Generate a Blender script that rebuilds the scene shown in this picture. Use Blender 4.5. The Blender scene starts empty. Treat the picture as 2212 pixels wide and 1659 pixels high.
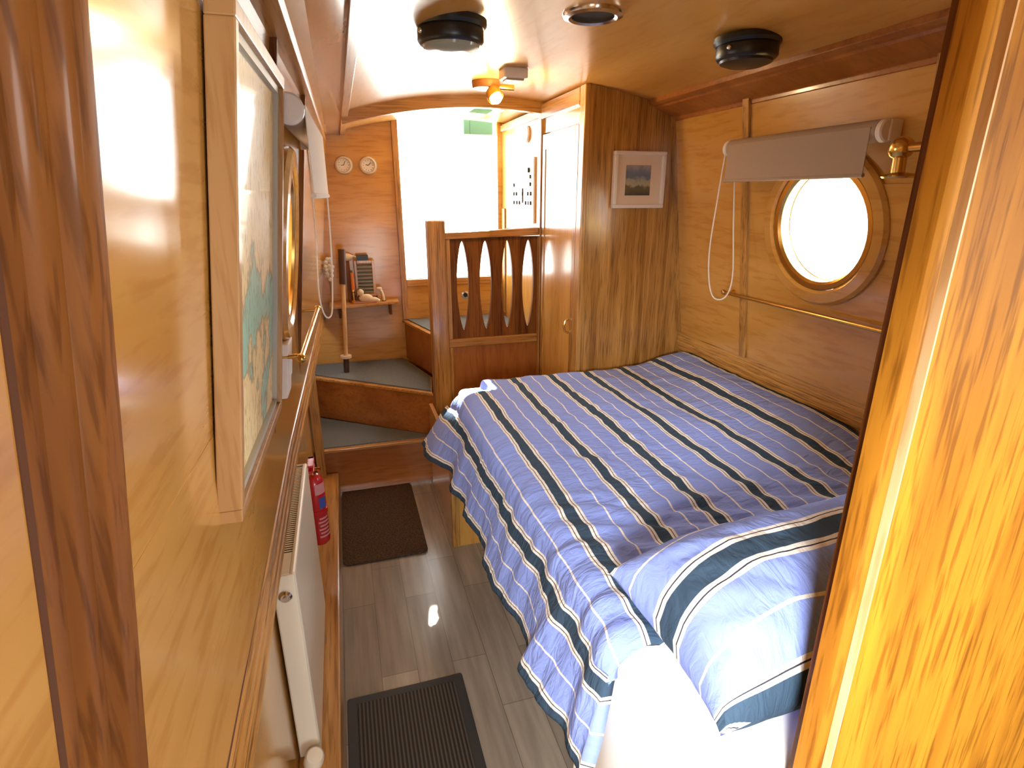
import bpy, bmesh, math, random
from mathutils import Vector, Matrix, noise
random.seed(7)
S = bpy.context.scene
COL = S.collection
PI = math.pi

# ------------------------------------------------------------------ camera
F_PX, CX, CY = 1210.0, 1106.0, 829.5
def make_camera():
    Y = Vector((725 - CX, 423 - CY, F_PX)).normalized()
    ro = math.radians(-5.5)
    u = Vector((math.sin(ro), -math.cos(ro), 0))
    Z = (u - Y * u.dot(Y)).normalized()
    X = Y.cross(Z)
    rows = (X, Y, Z)                       # world axes expressed in image space
    right = Vector([r[0] for r in rows]); down = Vector([r[1] for r in rows]); fwd = Vector([r[2] for r in rows])
    m = Matrix((( right.x, -down.x, -fwd.x, 0), (right.y, -down.y, -fwd.y, 0), (right.z, -down.z, -fwd.z, 1.6), (0, 0, 0, 1)))
    cd = bpy.data.cameras.new('camera'); cd.sensor_width = 36; cd.lens = 36 * F_PX / 2212; cd.clip_start = .02
    co = bpy.data.objects.new('camera', cd); COL.objects.link(co); co.matrix_world = m
    S.camera = co
make_camera()

# ------------------------------------------------------------------ light, exposure
SKY = 17.0
w = bpy.data.worlds.new('sky'); S.world = w; w.use_nodes = True
bg = w.node_tree.nodes['Background']; bg.inputs[0].default_value = (.93, .97, 1, 1); bg.inputs[1].default_value = SKY
S.view_settings.view_transform = 'Standard'; S.view_settings.look = 'None'
S.view_settings.exposure = -0.28; S.view_settings.gamma = 1.0; S.view_settings.use_curve_mapping = False
S.cycles.use_denoising = True
S.cycles.max_bounces = 12; S.cycles.diffuse_bounces = 8; S.cycles.glossy_bounces = 5; S.cycles.transparent_max_bounces = 12
S.cycles.sample_clamp_indirect = 6.0

def light(name, kind, loc, target, energy, color=(1, 1, 1), size=.3, size_y=None, portal=False, shape='RECTANGLE'):
    ld = bpy.data.lights.new(name, kind); ld.energy = energy; ld.color = color
    if kind == 'AREA':
        ld.shape = shape; ld.size = size
        if shape in ('RECTANGLE', 'ELLIPSE'): ld.size_y = size_y or size
        if portal: ld.cycles.is_portal = True
    elif kind == 'POINT': ld.shadow_soft_size = size
    elif kind == 'SUN': ld.angle = size
    o = bpy.data.objects.new(name, ld); COL.objects.link(o)
    o.location = loc
    o.rotation_euler = (Vector(target) - Vector(loc)).to_track_quat('-Z', 'Y').to_euler()
    return o
light('sun', 'SUN', (2, 6, 6), (2 - .34, 6 - 1, 6 - 1.14), 45, (1, .96, .88), .01)
light('stern_opening_portal', 'AREA', (.70, 3.83, 1.55), (.70, 0, 1.55), 1, size=.66, size_y=.98, portal=True)
light('hatch_portal', 'AREA', (.852, 3.49, 2.10), (.852, 3.49, 0), 1, size=.22, size_y=.52, portal=True)
light('right_porthole_portal', 'AREA', (1.64, 1.53, 1.51), (0, 1.53, 1.30), 1, size=.42, portal=True)
light('left_porthole_portal', 'AREA', (-.26, 1.66, 1.47), (1.4, 1.66, 1.27), 1, size=.42, portal=True)
light('fore_opening_portal', 'AREA', (.45, -1.34, .75), (.45, 0, .75), 1, size=.52, size_y=.82, portal=True)
o = light('fore_porthole_sunshine', 'AREA', (-.19, -.45, 1.47), (.60, .62, .70), 15, (1, .98, .94), .3, shape='DISK'); o.data.spread = math.radians(75)
o = light('left_wall_fill', 'AREA', (1.55, -.45, 1.50), (-.2, .9, 1.25), 10, (1, .98, .95), .38, shape='DISK'); o.data.spread = math.radians(100)  # fill lamp added behind the camera to brighten the left wall

# ------------------------------------------------------------------ materials
def srgb(r, g, b):
    f = lambda c: ((c / 255 + .055) / 1.055) ** 2.4 if c > 10 else c / 255 / 12.92
    return (f(r), f(g), f(b), 1)
def mat(name, color, rough=.5, metal=0, coat=0, spec=.5, emit=None, estr=0):
    m = bpy.data.materials.new(name); m.use_nodes = True
    b = m.node_tree.nodes['Principled BSDF']
    b.inputs['Base Color'].default_value = color; b.inputs['Roughness'].default_value = rough
    b.inputs['Metallic'].default_value = metal; b.inputs['Coat Weight'].default_value = coat
    b.inputs['Coat Roughness'].default_value = .12
    b.inputs['Specular IOR Level'].default_value = spec
    if emit: b.inputs['Emission Color'].default_value = emit; b.inputs['Emission Strength'].default_value = estr
    return m
class NT:
    def __init__(s, m): s.m = m; s.t = m.node_tree; s.b = s.t.nodes['Principled BSDF']
    def n(s, typ, **kw):
        x = s.t.nodes.new(typ)
        for k, v in kw.items(): setattr(x, k, v)
        return x
    def l(s, a, b): s.t.links.new(a, b)
def ramp_set(r, stops, interp='LINEAR'):
    cr = r.color_ramp; cr.interpolation = interp
    while len(cr.elements) > 1: cr.elements.remove(cr.elements[-1])
    cr.elements[0].position = stops[0][0]; cr.elements[0].color = stops[0][1]
    for p, c in stops[1:]:
        e = cr.elements.new(p); e.color = c
def wood(name, axis, light_c, dark_c, grain=1.0, stretch=14, rough=.28, coat=.35, figure=.5, pores=.5):
    m = mat(name, light_c, rough, 0, coat); k = NT(m)
    tc = k.n('ShaderNodeTexCoord'); mp = k.n('ShaderNodeMapping')
    sc = [34 * grain] * 3; sc[axis] = 34 * grain / stretch
    mp.inputs['Scale'].default_value = sc
    k.l(tc.outputs['Object'], mp.inputs['Vector'])
    n1 = k.n('ShaderNodeTexNoise'); n1.inputs['Scale'].default_value = .32; n1.inputs['Detail'].default_value = 5; n1.inputs['Distortion'].default_value = figure * 2
    n2 = k.n('ShaderNodeTexNoise'); n2.inputs['Scale'].default_value = 3.2; n2.inputs['Detail'].default_value = 3
    for q in (n1, n2): k.l(mp.outputs[0], q.inputs['Vector'])
    r = k.n('ShaderNodeValToRGB')
    mid = tuple((a + b) / 2 for a, b in zip(light_c, dark_c))
    ramp_set(r, [(.32, dark_c), (.48, mid), (.66, light_c)])
    k.l(n1.outputs['Fac'], r.inputs['Fac'])
    r2 = k.n('ShaderNodeValToRGB'); d = 1 - pores * .75
    ramp_set(r2, [(.36, (d, d * .92, d * .8, 1)), (.50, (1, 1, 1, 1))])
    k.l(n2.outputs['Fac'], r2.inputs['Fac'])
    mx = k.n('ShaderNodeMix', data_type='RGBA', blend_type='MULTIPLY'); mx.inputs['Factor'].default_value = 1
    k.l(r.outputs[0], mx.inputs['A']); k.l(r2.outputs[0], mx.inputs['B'])
    k.l(mx.outputs['Result'], k.b.inputs['Base Color'])
    bp = k.n('ShaderNodeBump'); bp.inputs['Strength'].default_value = .008; bp.inputs['Distance'].default_value = .01
    k.l(n1.outputs['Fac'], bp.inputs['Height']); k.l(bp.outputs[0], k.b.inputs['Normal'])
    return m
HL, HD = (.63, .345, .085, 1), (.50, .245, .046, 1)
M = {}
M['ply_y'] = wood('honey_ply_along', 1, HL, HD, .5, 7, .2, .7, .3, .15)
M['ply_z'] = wood('honey_ply_upright', 2, HL, HD, .5, 7, .24, .4, .3, .15)
M['ply_x'] = wood('honey_ply_across', 0, HL, HD, .5, 8, .24, .4, .3, .2)
M['ceil'] = wood('ceiling_ply', 1, (.66, .37, .10, 1), (.56, .29, .066, 1), .4, 5, .32, .25, .6, .08)
M['oak_z'] = wood('oak_upright', 2, (.60, .325, .085, 1), (.29, .125, .022, 1), 1.7, 26, .3, .35, .5, .6)
M['oak_y'] = wood('oak_along', 1, (.60, .32, .09, 1), (.36, .16, .035, 1), 1.1, 22, .3, .3, .5, .5)
M['oak_x'] = wood('oak_across', 0, (.58, .30, .085, 1), (.36, .16, .035, 1), 1.1, 22, .3, .3, .5, .5)
M['dark_z'] = wood('brown_oak_upright', 2, (.235, .088, .016, 1), (.11, .034, .006, 1), 1.2, 20, .5, .05, .4, .5)
M['amber_z'] = wood('amber_oak_upright', 2, (.50, .225, .019, 1), (.27, .10, .008, 1), 1.3, 16, .6, 0, .4, .55)
for q_ in ('amber_z', 'dark_z'): M[q_].node_tree.nodes['Principled BSDF'].inputs['Specular IOR Level'].default_value = .15
M['rail_oak'] = wood('rail_oak_along', 1, (.62, .33, .085, 1), (.34, .15, .03, 1), 1.6, 22, .34, .15, .4, .7)
M['red_x'] = wood('mahogany_across', 0, (.40, .15, .035, 1), (.28, .09, .018, 1), .7, 8, .3, .3, .5, .2)
M['red_z'] = wood('mahogany_upright', 2, (.40, .15, .035, 1), (.28, .09, .018, 1), .7, 8, .3, .3, .5, .2)
M['pale_z'] = wood('pale_pine', 2, (.72, .5, .26, 1), (.6, .38, .17, 1), .8, 10, .5, 0, .4, .2)
M['brass'] = mat('brass', (.75, .50, .16, 1), .22, 1)
M['chrome'] = mat('chrome', (.75, .74, .72, 1), .18, 1)
M['black'] = mat('black_plastic', (.012, .013, .012, 1), .35)
M['hole'] = mat('recess_shade', (.02, .012, .006, 1), .9)  # near-black colour stands in for shade inside holes and slots
M['white'] = mat('white_plastic', (.82, .80, .76, 1), .4)
M['cream'] = mat('cream_enamel', (.90, .86, .70, 1), .35, 0, .2)
M['sheet'] = mat('white_cotton', (.86, .85, .82, 1), .9)
M['blind'] = mat('taupe_blind_cloth', (.40, .31, .24, 1), .9)
M['blind_sunlit'] = mat('sunlit_blind_cloth', (.85, .83, .76, 1), .9)  # left blind cloth whitened to stand in for sunlight on it
M['cord'] = mat('white_cord', (.82, .80, .76, 1), .6)
M['red'] = mat('red_enamel', (.52, .015, .02, 1), .25, 0, .4)
M['blue'] = mat('blue_label', (.05, .10, .42, 1), .5)
M['label'] = mat('pale_label', (.70, .32, .34, 1), .5); M['bezel'] = mat('pale_steel', (.66, .62, .55, 1), .35)
M['lens'] = mat('grey_glass_lens', (.32, .36, .30, 1), .15, 0, .4)
M['green'] = mat('green_paint', (.075, .15, .085, 1), .7, spec=.1)
M['gap'] = mat('painted_gap_shade', (.10, .035, .010, 1), .8)  # dark colour standing in for shade in joints and grooves
M['shell'] = mat('cream_shell', (.72, .62, .45, 1), .6)
M['orange'] = mat('orange_wax', (.75, .22, .05, 1), .5)
M['slate'] = mat('grey_green_slat', (.20, .22, .19, 1), .5)
M['rail'] = mat('grey_paint', (.35, .37, .40, 1), .5)
M['ground'] = mat('pale_ground', (.45, .45, .42, 1), .9)
M['bulb'] = mat('lit_bulb', (1, .8, .5, 1), .3, emit=(1, .72, .35, 1), estr=40)
def glass_mat(name='window_glass', top=1.0):
    m = bpy.data.materials.new(name); m.use_nodes = True; t = m.node_tree
    t.nodes.remove(t.nodes['Principled BSDF'])
    o = t.nodes['Material Output']; a = t.nodes.new('ShaderNodeBsdfTransparent'); g = t.nodes.new('ShaderNodeBsdfGlossy')
    g.inputs['Roughness'].default_value = .05
    f = t.nodes.new('ShaderNodeLayerWeight'); f.inputs['Blend'].default_value = .5
    p = t.nodes.new('ShaderNodeMath'); p.operation = 'POWER'; p.inputs[1].default_value = 5
    q = t.nodes.new('ShaderNodeMath'); q.operation = 'MULTIPLY_ADD'; q.inputs[1].default_value = .9 * top; q.inputs[2].default_value = .04 * top
    mx = t.nodes.new('ShaderNodeMixShader')
    t.links.new(f.outputs['Facing'], p.inputs[0]); t.links.new(p.outputs[0], q.inputs[0]); t.links.new(q.outputs[0], mx.inputs[0])
    t.links.new(a.outputs[0], mx.inputs[1]); t.links.new(g.outputs[0], mx.inputs[2]); t.links.new(mx.outputs[0], o.inputs[0])
    return m
M['glass'] = glass_mat(); M['picture_glass'] = glass_mat('picture_glass', .12)
def carpet(name, a, b, scale=260):
    m = mat(name, a, .95, spec=.1); k = NT(m)
    tc = k.n('ShaderNodeTexCoord'); n = k.n('ShaderNodeTexNoise'); n.inputs['Scale'].default_value = scale; n.inputs['Detail'].default_value = 4
    r = k.n('ShaderNodeValToRGB'); ramp_set(r, [(.35, a), (.65, b)])
    k.l(tc.outputs['Object'], n.inputs['Vector']); k.l(n.outputs['Fac'], r.inputs['Fac']); k.l(r.outputs[0], k.b.inputs['Base Color'])
    bp = k.n('ShaderNodeBump'); bp.inputs['Strength'].default_value = .5; bp.inputs['Distance'].default_value = .004
    k.l(n.outputs['Fac'], bp.inputs['Height']); k.l(bp.outputs[0], k.b.inputs['Normal'])
    return m
M['carpet'] = carpet('blue_grey_carpet', (.10, .115, .12, 1), (.19, .20, .19, 1))
M['coir'] = carpet('brown_coir', (.035, .022, .013, 1), (.10, .066, .042, 1), 180)
def ribbed():
    m = mat('black_ribbed_rubber', (.02, .02, .02, 1), .8); k = NT(m)
    tc = k.n('ShaderNodeTexCoord'); wv = k.n('ShaderNodeTexWave', wave_type='BANDS', bands_direction='X'); wv.inputs['Scale'].default_value = 26
    wv.inputs['Distortion'].default_value = .3
    r = k.n('ShaderNodeValToRGB'); ramp_set(r, [(.25, (.012, .011, .010, 1)), (.9, (.085, .068, .05, 1))])
    k.l(tc.outputs['Object'], wv.inputs['Vector']); k.l(wv.outputs['Fac'], r.inputs['Fac']); k.l(r.outputs[0], k.b.inputs['Base Color'])
    return m
M['ribbed'] = ribbed()
def laminate():
    m = mat('grey_laminate', (.4, .36, .3, 1), .28, 0, .15); k = NT(m)
    tc = k.n('ShaderNodeTexCoord'); mp = k.n('ShaderNodeMapping'); mp.inputs['Rotation'].default_value = (0, 0, PI / 2)
    mp.inputs['Location'].default_value = (.13, .0, 0)
    br = k.n('ShaderNodeTexBrick'); br.offset = .37
    br.inputs['Scale'].default_value = 1; br.inputs['Brick Width'].default_value = .62; br.inputs['Row Height'].default_value = .125
    br.inputs['Mortar Size'].default_value = .0012
    br.inputs['Color1'].default_value = (.36, .315, .255, 1); br.inputs['Color2'].default_value = (.235, .205, .17, 1); br.inputs['Mortar'].default_value = (.14, .12, .10, 1)
    k.l(tc.outputs['Object'], mp.inputs['Vector']); k.l(mp.outputs[0], br.inputs['Vector'])
    m2 = k.n('ShaderNodeMapping'); m2.inputs['Scale'].default_value = (40, 3, 40); n = k.n('ShaderNodeTexNoise'); n.inputs['Scale'].default_value = 1; n.inputs['Detail'].default_value = 6
    k.l(tc.outputs['Object'], m2.inputs['Vector']); k.l(m2.outputs[0], n.inputs['Vector'])
    r = k.n('ShaderNodeValToRGB'); ramp_set(r, [(.3, (.72, .72, .72, 1)), (.7, (1.1, 1.1, 1.1, 1))]); k.l(n.outputs['Fac'], r.inputs['Fac'])
    mx = k.n('ShaderNodeMix', data_type='RGBA', blend_type='MULTIPLY'); mx.inputs['Factor'].default_value = 1
    k.l(br.outputs['Color'], mx.inputs['A']); k.l(r.outputs[0], mx.inputs['B']); k.l(mx.outputs['Result'], k.b.inputs['Base Color'])
    return m
M['laminate'] = laminate()
def stripes(name, period, shift, bump=.25):
    blue, navy, wht, ink = (.26, .36, .84, 1), (.040, .075, .125, 1), (.86, .85, .82, 1), (.04, .04, .055, 1)
    m = mat(name, blue, .85, spec=.2); k = NT(m)
    uv = k.n('ShaderNodeUVMap'); sp = k.n('ShaderNodeSeparateXYZ'); k.l(uv.outputs[0], sp.inputs[0])
    a = k.n('ShaderNodeMath', operation='ADD'); a.inputs[1].default_value = shift; k.l(sp.outputs[0], a.inputs[0])
    d = k.n('ShaderNodeMath', operation='DIVIDE'); d.inputs[1].default_value = period; k.l(a.outputs[0], d.inputs[0])
    f = k.n('ShaderNodeMath', operation='FRACT'); k.l(d.outputs[0], f.inputs[0])
    r = k.n('ShaderNodeValToRGB')
    ramp_set(r, [(0, wht), (.014, blue), (.326, wht), (.362, ink), (.374, wht), (.412, navy), (.588, wht), (.626, ink), (.638, wht), (.674, blue), (.988, wht)], 'CONSTANT')
    k.l(f.outputs[0], r.inputs['Fac']); k.l(r.outputs[0], k.b.inputs['Base Color'])
    n = k.n('ShaderNodeTexNoise'); n.inputs['Scale'].default_value = 16; n.inputs['Detail'].default_value = 6; n.inputs['Distortion'].default_value = .9
    mp = k.n('ShaderNodeMapping'); mp.inputs['Scale'].default_value = (1, 2.6, 1); mp.inputs['Rotation'].default_value = (0, 0, .35)
    k.l(uv.outputs[0], mp.inputs['Vector']); k.l(mp.outputs[0], n.inputs['Vector'])
    bp = k.n('ShaderNodeBump'); bp.inputs['Strength'].default_value = bump; bp.inputs['Distance'].default_value = .03
    k.l(n.outputs['Fac'], bp.inputs['Height']); k.l(bp.outputs[0], k.b.inputs['Normal'])
    return m
M['duvet'] = stripes('blue_striped_cotton', .178, .589 - .855 + .178 * 3, .45)
M['pillow'] = stripes('blue_striped_pillowcase', .215, .095, .3)
def map_print():
    m = mat('printed_chart', (.8, .75, .5, 1), .5); k = NT(m)
    tc = k.n('ShaderNodeTexCoord'); n = k.n('ShaderNodeTexNoise'); n.inputs['Scale'].default_value = 4.2; n.inputs['Detail'].default_value = 6
    k.l(tc.outputs['Object'], n.inputs['Vector'])
    sp = k.n('ShaderNodeSeparateXYZ'); k.l(tc.outputs['Object'], sp.inputs[0])
    a = k.n('ShaderNodeMath', operation='SUBTRACT'); a.inputs[1].default_value = 1.40; k.l(sp.outputs[2], a.inputs[0])
    ab = k.n('ShaderNodeMath', operation='ABSOLUTE'); k.l(a.outputs[0], ab.inputs[0])
    ma = k.n('ShaderNodeMath', operation='MULTIPLY_ADD'); ma.inputs[1].default_value = 1.3; k.l(ab.outputs[0], ma.inputs[0]); k.l(n.outputs['Fac'], ma.inputs[2])
    r = k.n('ShaderNodeValToRGB'); ramp_set(r, [(.38, (.24, .50, .40, 1)), (.60, (.38, .62, .48, 1)), (.615, (.40, .32, .16, 1)), (.63, (.86, .68, .34, 1)), (.8, (.93, .78, .42, 1)), (1.0, (.86, .72, .38, 1))])
    k.l(ma.outputs[0], r.inputs['Fac'])
    n2 = k.n('ShaderNodeTexNoise'); n2.inputs['Scale'].default_value = 60; n2.inputs['Detail'].default_value = 2
    mp = k.n('ShaderNodeMapping'); mp.inputs['Scale'].default_value = (1, 3, .6); k.l(tc.outputs['Object'], mp.inputs['Vector']); k.l(mp.outputs[0], n2.inputs['Vector'])
    r2 = k.n('ShaderNodeValToRGB'); ramp_set(r2, [(.36, (.55, .5, .36, 1)), (.42, (1, 1, 1, 1))]); k.l(n2.outputs['Fac'], r2.inputs['Fac'])
    mx = k.n('ShaderNodeMix', data_type='RGBA', blend_type='MULTIPLY'); mx.inputs['Factor'].default_value = 1
    k.l(r.outputs[0], mx.inputs['A']); k.l(r2.outputs[0], mx.inputs['B']); k.l(mx.outputs['Result'], k.b.inputs['Base Color'])
    return m
M['chart'] = map_print()
def sea_print():
    m = mat('seascape_print', (.3, .4, .5, 1), .5); k = NT(m)
    tc = k.n('ShaderNodeTexCoord'); sp = k.n('ShaderNodeSeparateXYZ'); k.l(tc.outputs['Object'], sp.inputs[0])
    n = k.n('ShaderNodeTexNoise'); n.inputs['Scale'].default_value = 45; n.inputs['Detail'].default_value = 4; k.l(tc.outputs['Object'], n.inputs['Vector'])
    ma = k.n('ShaderNodeMath', operation='MULTIPLY_ADD'); ma.inputs[1].default_value = .05; k.l(n.outputs['Fac'], ma.inputs[0]); k.l(sp.outputs[2], ma.inputs[2])
    mr = k.n('ShaderNodeMapRange'); mr.inputs[1].default_value = 1.6 + .025; mr.inputs[2].default_value = 1.727 + .025; k.l(ma.outputs[0], mr.inputs[0])
    r = k.n('ShaderNodeValToRGB'); ramp_set(r, [(0, (.06, .06, .045, 1)), (.28, (.13, .12, .08, 1)), (.36, (.42, .40, .28, 1)), (.5, (.33, .36, .32, 1)), (.6, (.12, .17, .26, 1)), (.8, (.17, .22, .33, 1)), (1, (.36, .36, .40, 1))])
    k.l(mr.outputs[0], r.inputs['Fac']); k.l(r.outputs[0], k.b.inputs['Base Color'])
    return m
M['sea'] = sea_print()

# ------------------------------------------------------------------ mesh helpers
def BM(): return bmesh.new()
def box(bm, x0, x1, y0, y1, z0, z1):
    vs = [bm.verts.new((x, y, z)) for z in (z0, z1) for y in (y0, y1) for x in (x0, x1)]
    for f in ((0, 2, 3, 1), (4, 5, 7, 6), (0, 1, 5, 4), (1, 3, 7, 5), (3, 2, 6, 7), (2, 0, 4, 6)): bm.faces.new([vs[i] for i in f])
    return vs
def hexa(bm, p):            # 8 points: bottom 4 (ccw), top 4
    vs = [bm.verts.new(q) for q in p]
    for f in ((3, 2, 1, 0), (4, 5, 6, 7), (0, 1, 5, 4), (1, 2, 6, 5), (2, 3, 7, 6), (3, 0, 4, 7)): bm.faces.new([vs[i] for i in f])
def prism(bm, poly, z0, z1):
    a = [bm.verts.new((p[0], p[1], z0)) for p in poly]; b = [bm.verts.new((p[0], p[1], z1)) for p in poly]
    bm.faces.new(a[::-1]); bm.faces.new(b)
    for i in range(len(poly)): j = (i + 1) % len(poly); bm.faces.new((a[i], a[j], b[j], b[i]))
def loft(bm, sec0, sec1):   # two closed sections with equal count
    a = [bm.verts.new(p) for p in sec0]; b = [bm.verts.new(p) for p in sec1]
    bm.faces.new(a[::-1]); bm.faces.new(b)
    for i in range(len(a)): j = (i + 1) % len(a); bm.faces.new((a[i], a[j], b[j], b[i]))
def frame_of(d):
    d = Vector(d).normalized(); u = d.orthogonal().normalized(); return u, d.cross(u), d
def lathe(bm, prof, origin, axis, n=32):    # prof: (radius, height along axis)
    u, v, d = frame_of(axis); o = Vector(origin); rings = []
    for r, h in prof:
        rings.append([bm.verts.new(o + d * h + (u * math.cos(2 * PI * i / n) + v * math.sin(2 * PI * i / n)) * max(r, 1e-5)) for i in range(n)])
    for a, b in zip(rings, rings[1:]):
        for i in range(n): j = (i + 1) % n; bm.faces.new((a[i], a[j], b[j], b[i]))
    return rings
def cyl(bm, p0, p1, r, n=20):
    p0, p1 = Vector(p0), Vector(p1); L = (p1 - p0).length
    lathe(bm, [(0, 0), (r, 0), (r, L), (0, L)], p0, p1 - p0, n)
def tube(bm, pts, r, n=8):
    pts = [Vector(p) for p in pts]; rings = []; u = None
    for i, p in enumerate(pts):
        d = (pts[min(i + 1, len(pts) - 1)] - pts[max(i - 1, 0)]).normalized()
        u = (d.orthogonal() if u is None else u - d * u.dot(d)).normalized(); v = d.cross(u)
        rings.append([bm.verts.new(p + (u * math.cos(2 * PI * k / n) + v * math.sin(2 * PI * k / n)) * r) for k in range(n)])
    for a, b in zip(rings, rings[1:]):
        for i in range(n): j = (i + 1) % n; bm.faces.new((a[i], a[j], b[j], b[i]))
    bm.faces.new(rings[0][::-1]); bm.faces.new(rings[-1])
def ball(bm, c, r, sq=(1, 1, 1), n=14):
    k = bmesh.ops.create_uvsphere(bm, u_segments=n, v_segments=max(6, n // 2), radius=r)
    for v in k['verts']: v.co = Vector((v.co.x * sq[0], v.co.y * sq[1], v.co.z * sq[2])) + Vector(c)
def ring_tube(bm, c, axis, R, prof, n=48):  # closed profile swept round: list of (dr, dh)
    u, v, d = frame_of(axis); c = Vector(c); rings = []
    for dr, dh in prof:
        rings.append([bm.verts.new(c + d * dh + (u * math.cos(2 * PI * i / n) + v * math.sin(2 * PI * i / n)) * (R + dr)) for i in range(n)])
    rings.append(rings[0])
    for a, b in zip(rings, rings[1:]):
        for i in range(n): j = (i + 1) % n; bm.faces.new((a[i], a[j], b[j], b[i]))
def obj(name, bm, material, parent=None, smooth=False, bevel=0, kind=None, label=None, fix=True):
    if fix: bmesh.ops.recalc_face_normals(bm, faces=bm.faces)
    me = bpy.data.meshes.new(name); bm.to_mesh(me); bm.free()
    o = bpy.data.objects.new(name, me); COL.objects.link(o)
    me.materials.append(M[material] if isinstance(material, str) else material)
    if smooth:
        for p in me.polygons: p.use_smooth = True
        me.set_sharp_from_angle(angle=math.radians(38))
    if parent is not None:
        o.parent = parent
        root = parent
        while root.parent: root = root.parent
        if parent is root: o.matrix_parent_inverse = Matrix.Translation(-root.location)
    if bevel:
        b = o.modifiers.new('bevel', 'BEVEL'); b.width = bevel; b.segments = 2; b.limit_method = 'ANGLE'
    if kind: o['kind'] = kind
    if label: o['label'] = label
    return o
def tag(o, label, cat, group=None, kind=None):
    o['label'] = label; o['category'] = cat
    if group: o['group'] = group
    if kind: o['kind'] = kind
    return o
def thing(name, label, cat, loc=(0, 0, 0), group=None):
    o = bpy.data.objects.new(name, None); COL.objects.link(o); o.location = loc; o.empty_display_size = .1
    return tag(o, label, cat, group)
def struct_root(name, loc):
    o = bpy.data.objects.new(name, None); COL.objects.link(o); o.location = loc; o['kind'] = 'structure'; return o

# ------------------------------------------------------------------ hull geometry
def XL(z, y): return -.145 + .13 * (z - 1.5) + .03 * (y - 1.5)        # left cabin side leans in towards the roof
def XR(z, y=0): return 1.587 - .135 * (z - .96)
def ZC(x): return 2.06 - .2 * (x - .75) ** 2
YF, YB = -1.3, 3.78
def wall_with_holes(name, fx, holes, z0, z1, y0, y1, mt, out):
    bm = BM()
    def P(y, z): return bm.verts.new((fx(z, y), y, z))
    def quad(a, b, c, d): bm.faces.new([P(a, c), P(b, c), P(b, d), P(a, d)])
    cur = y0
    for (cy, cz, r) in sorted(holes):
        a, b = cy - r - .08, cy + r + .08; c, d = cz - r - .08, cz + r + .08
        quad(cur, a, z0, z1); quad(a, b, z0, c); quad(a, b, d, z1); cur = b
        n = 64; inn, ou, dp = [], [], []
        for i in range(n):
            t = 2 * PI * i / n; ct, st = math.cos(t), math.sin(t); s = (r + .08) / max(abs(ct), abs(st))
            y, z = cy + r * ct, cz + r * st
            inn.append(P(y, z)); ou.append(P(cy + s * ct, cz + s * st)); dp.append(bm.verts.new((fx(z, y) + out, y, z)))
        for i in range(n):
            j = (i + 1) % n; bm.faces.new((inn[i], inn[j], ou[j], ou[i])); bm.faces.new((inn[j], inn[i], dp[i], dp[j]))
    quad(cur, y1, z0, z1)
    return obj(name, bm, mt, kind='structure')
PL = (1.66, 1.47, .205); PF = (-.45, 1.47, .19); PR = (1.53, 1.50, .205); PG = (-.45, 1.50, .19)
wall_with_holes('wall_left', XL, [PL, PF], .84, 2.02, YF, YB + .02, 'ply_y', -.11)
wall_with_holes('wall_right', XR, [PG, PR], .84, 2.02, YF, YB + .02, 'ply_y', .11)
bm = BM(); box(bm, -.262, -.24, YF, YB, 0, .9); obj('baseboard_left', bm, 'ply_y', kind='structure')
bm = BM(); box(bm, 1.60, 1.63, YF, YB, 0, .9); obj('baseboard_right', bm, 'ply_y', kind='structure')
bm = BM(); box(bm, -.3, 1.65, YF, YB, -.04, 0); obj('floor', bm, 'laminate', kind='structure')
# ceiling: curved ply with the open hatch over the steps
bm = BM()
def ceil_strip(x0, x1, y0, y1, n=16):
    vs = []
    for i in range(n + 1):
        x = x0 + (x1 - x0) * i / n; vs.append((bm.verts.new((x, y0, ZC(x))), bm.verts.new((x, y1, ZC(x))), bm.verts.new((x, y0, ZC(x) + .03)), bm.verts.new((x, y1, ZC(x) + .03))))
    for a, b in zip(vs, vs[1:]):
        bm.faces.new((a[0], a[1], b[1], b[0])); bm.faces.new((a[2], b[2], b[3], a[3])); bm.faces.new((a[0], b[0], b[2], a[2])); bm.faces.new((a[1], a[3], b[3], b[1]))
    for e in (vs[0], vs[-1]): bm.faces.new((e[0], e[2], e[3], e[1]))
HX0, HX1, HY0, HY1 = .785, .95, 3.24, 3.74
ceil_strip(-.2, 1.62, YF, HY0, 32); ceil_strip(-.2, HX0, HY0, HY1, 8); ceil_strip(HX1, 1.62, HY0, HY1, 8); ceil_strip(-.2, 1.62, HY1, YB + .06, 32)
obj('ceiling', bm, 'ceil', kind='structure', smooth=True)
# stern bulkhead with its doorway
bm = BM()
OX0, OX1, OZ0, OZ1 = .385, 1.03, 1.075, 2.03
box(bm, -.3, OX0, YB, YB + .03, 0, 2.08); box(bm, OX1, 1.65, YB, YB + .03, 0, 2.08); box(bm, OX0, OX1, YB, YB + .03, 0, OZ0)
obj('wall_back', bm, 'ply_x', kind='structure')
bm = BM(); box(bm, -.6, .20, YF - .03, YF, 0, 2.08); box(bm, .70, 1.7, YF - .03, YF, 0, 2.08); box(bm, .20, .70, YF - .03, YF, 0, .35); box(bm, .20, .70, YF - .03, YF, 1.15, 2.08)
obj('wall_front', bm, 'ply_x', kind='structure')  # unseen fore opening, kept small and low to shape light on the near panel
bm = BM(); box(bm, OX0 - .025, OX0 + .012, YB - .018, YB + .04, .81, 2.04); obj('trim_1', bm, 'oak_z', kind='structure', bevel=.003)
bm = BM(); box(bm, OX0 + .012, OX1, YB - .018, YB + .05, OZ0 - .045, OZ0); obj('trim_2', bm, 'oak_x', kind='structure', bevel=.003)
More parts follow.
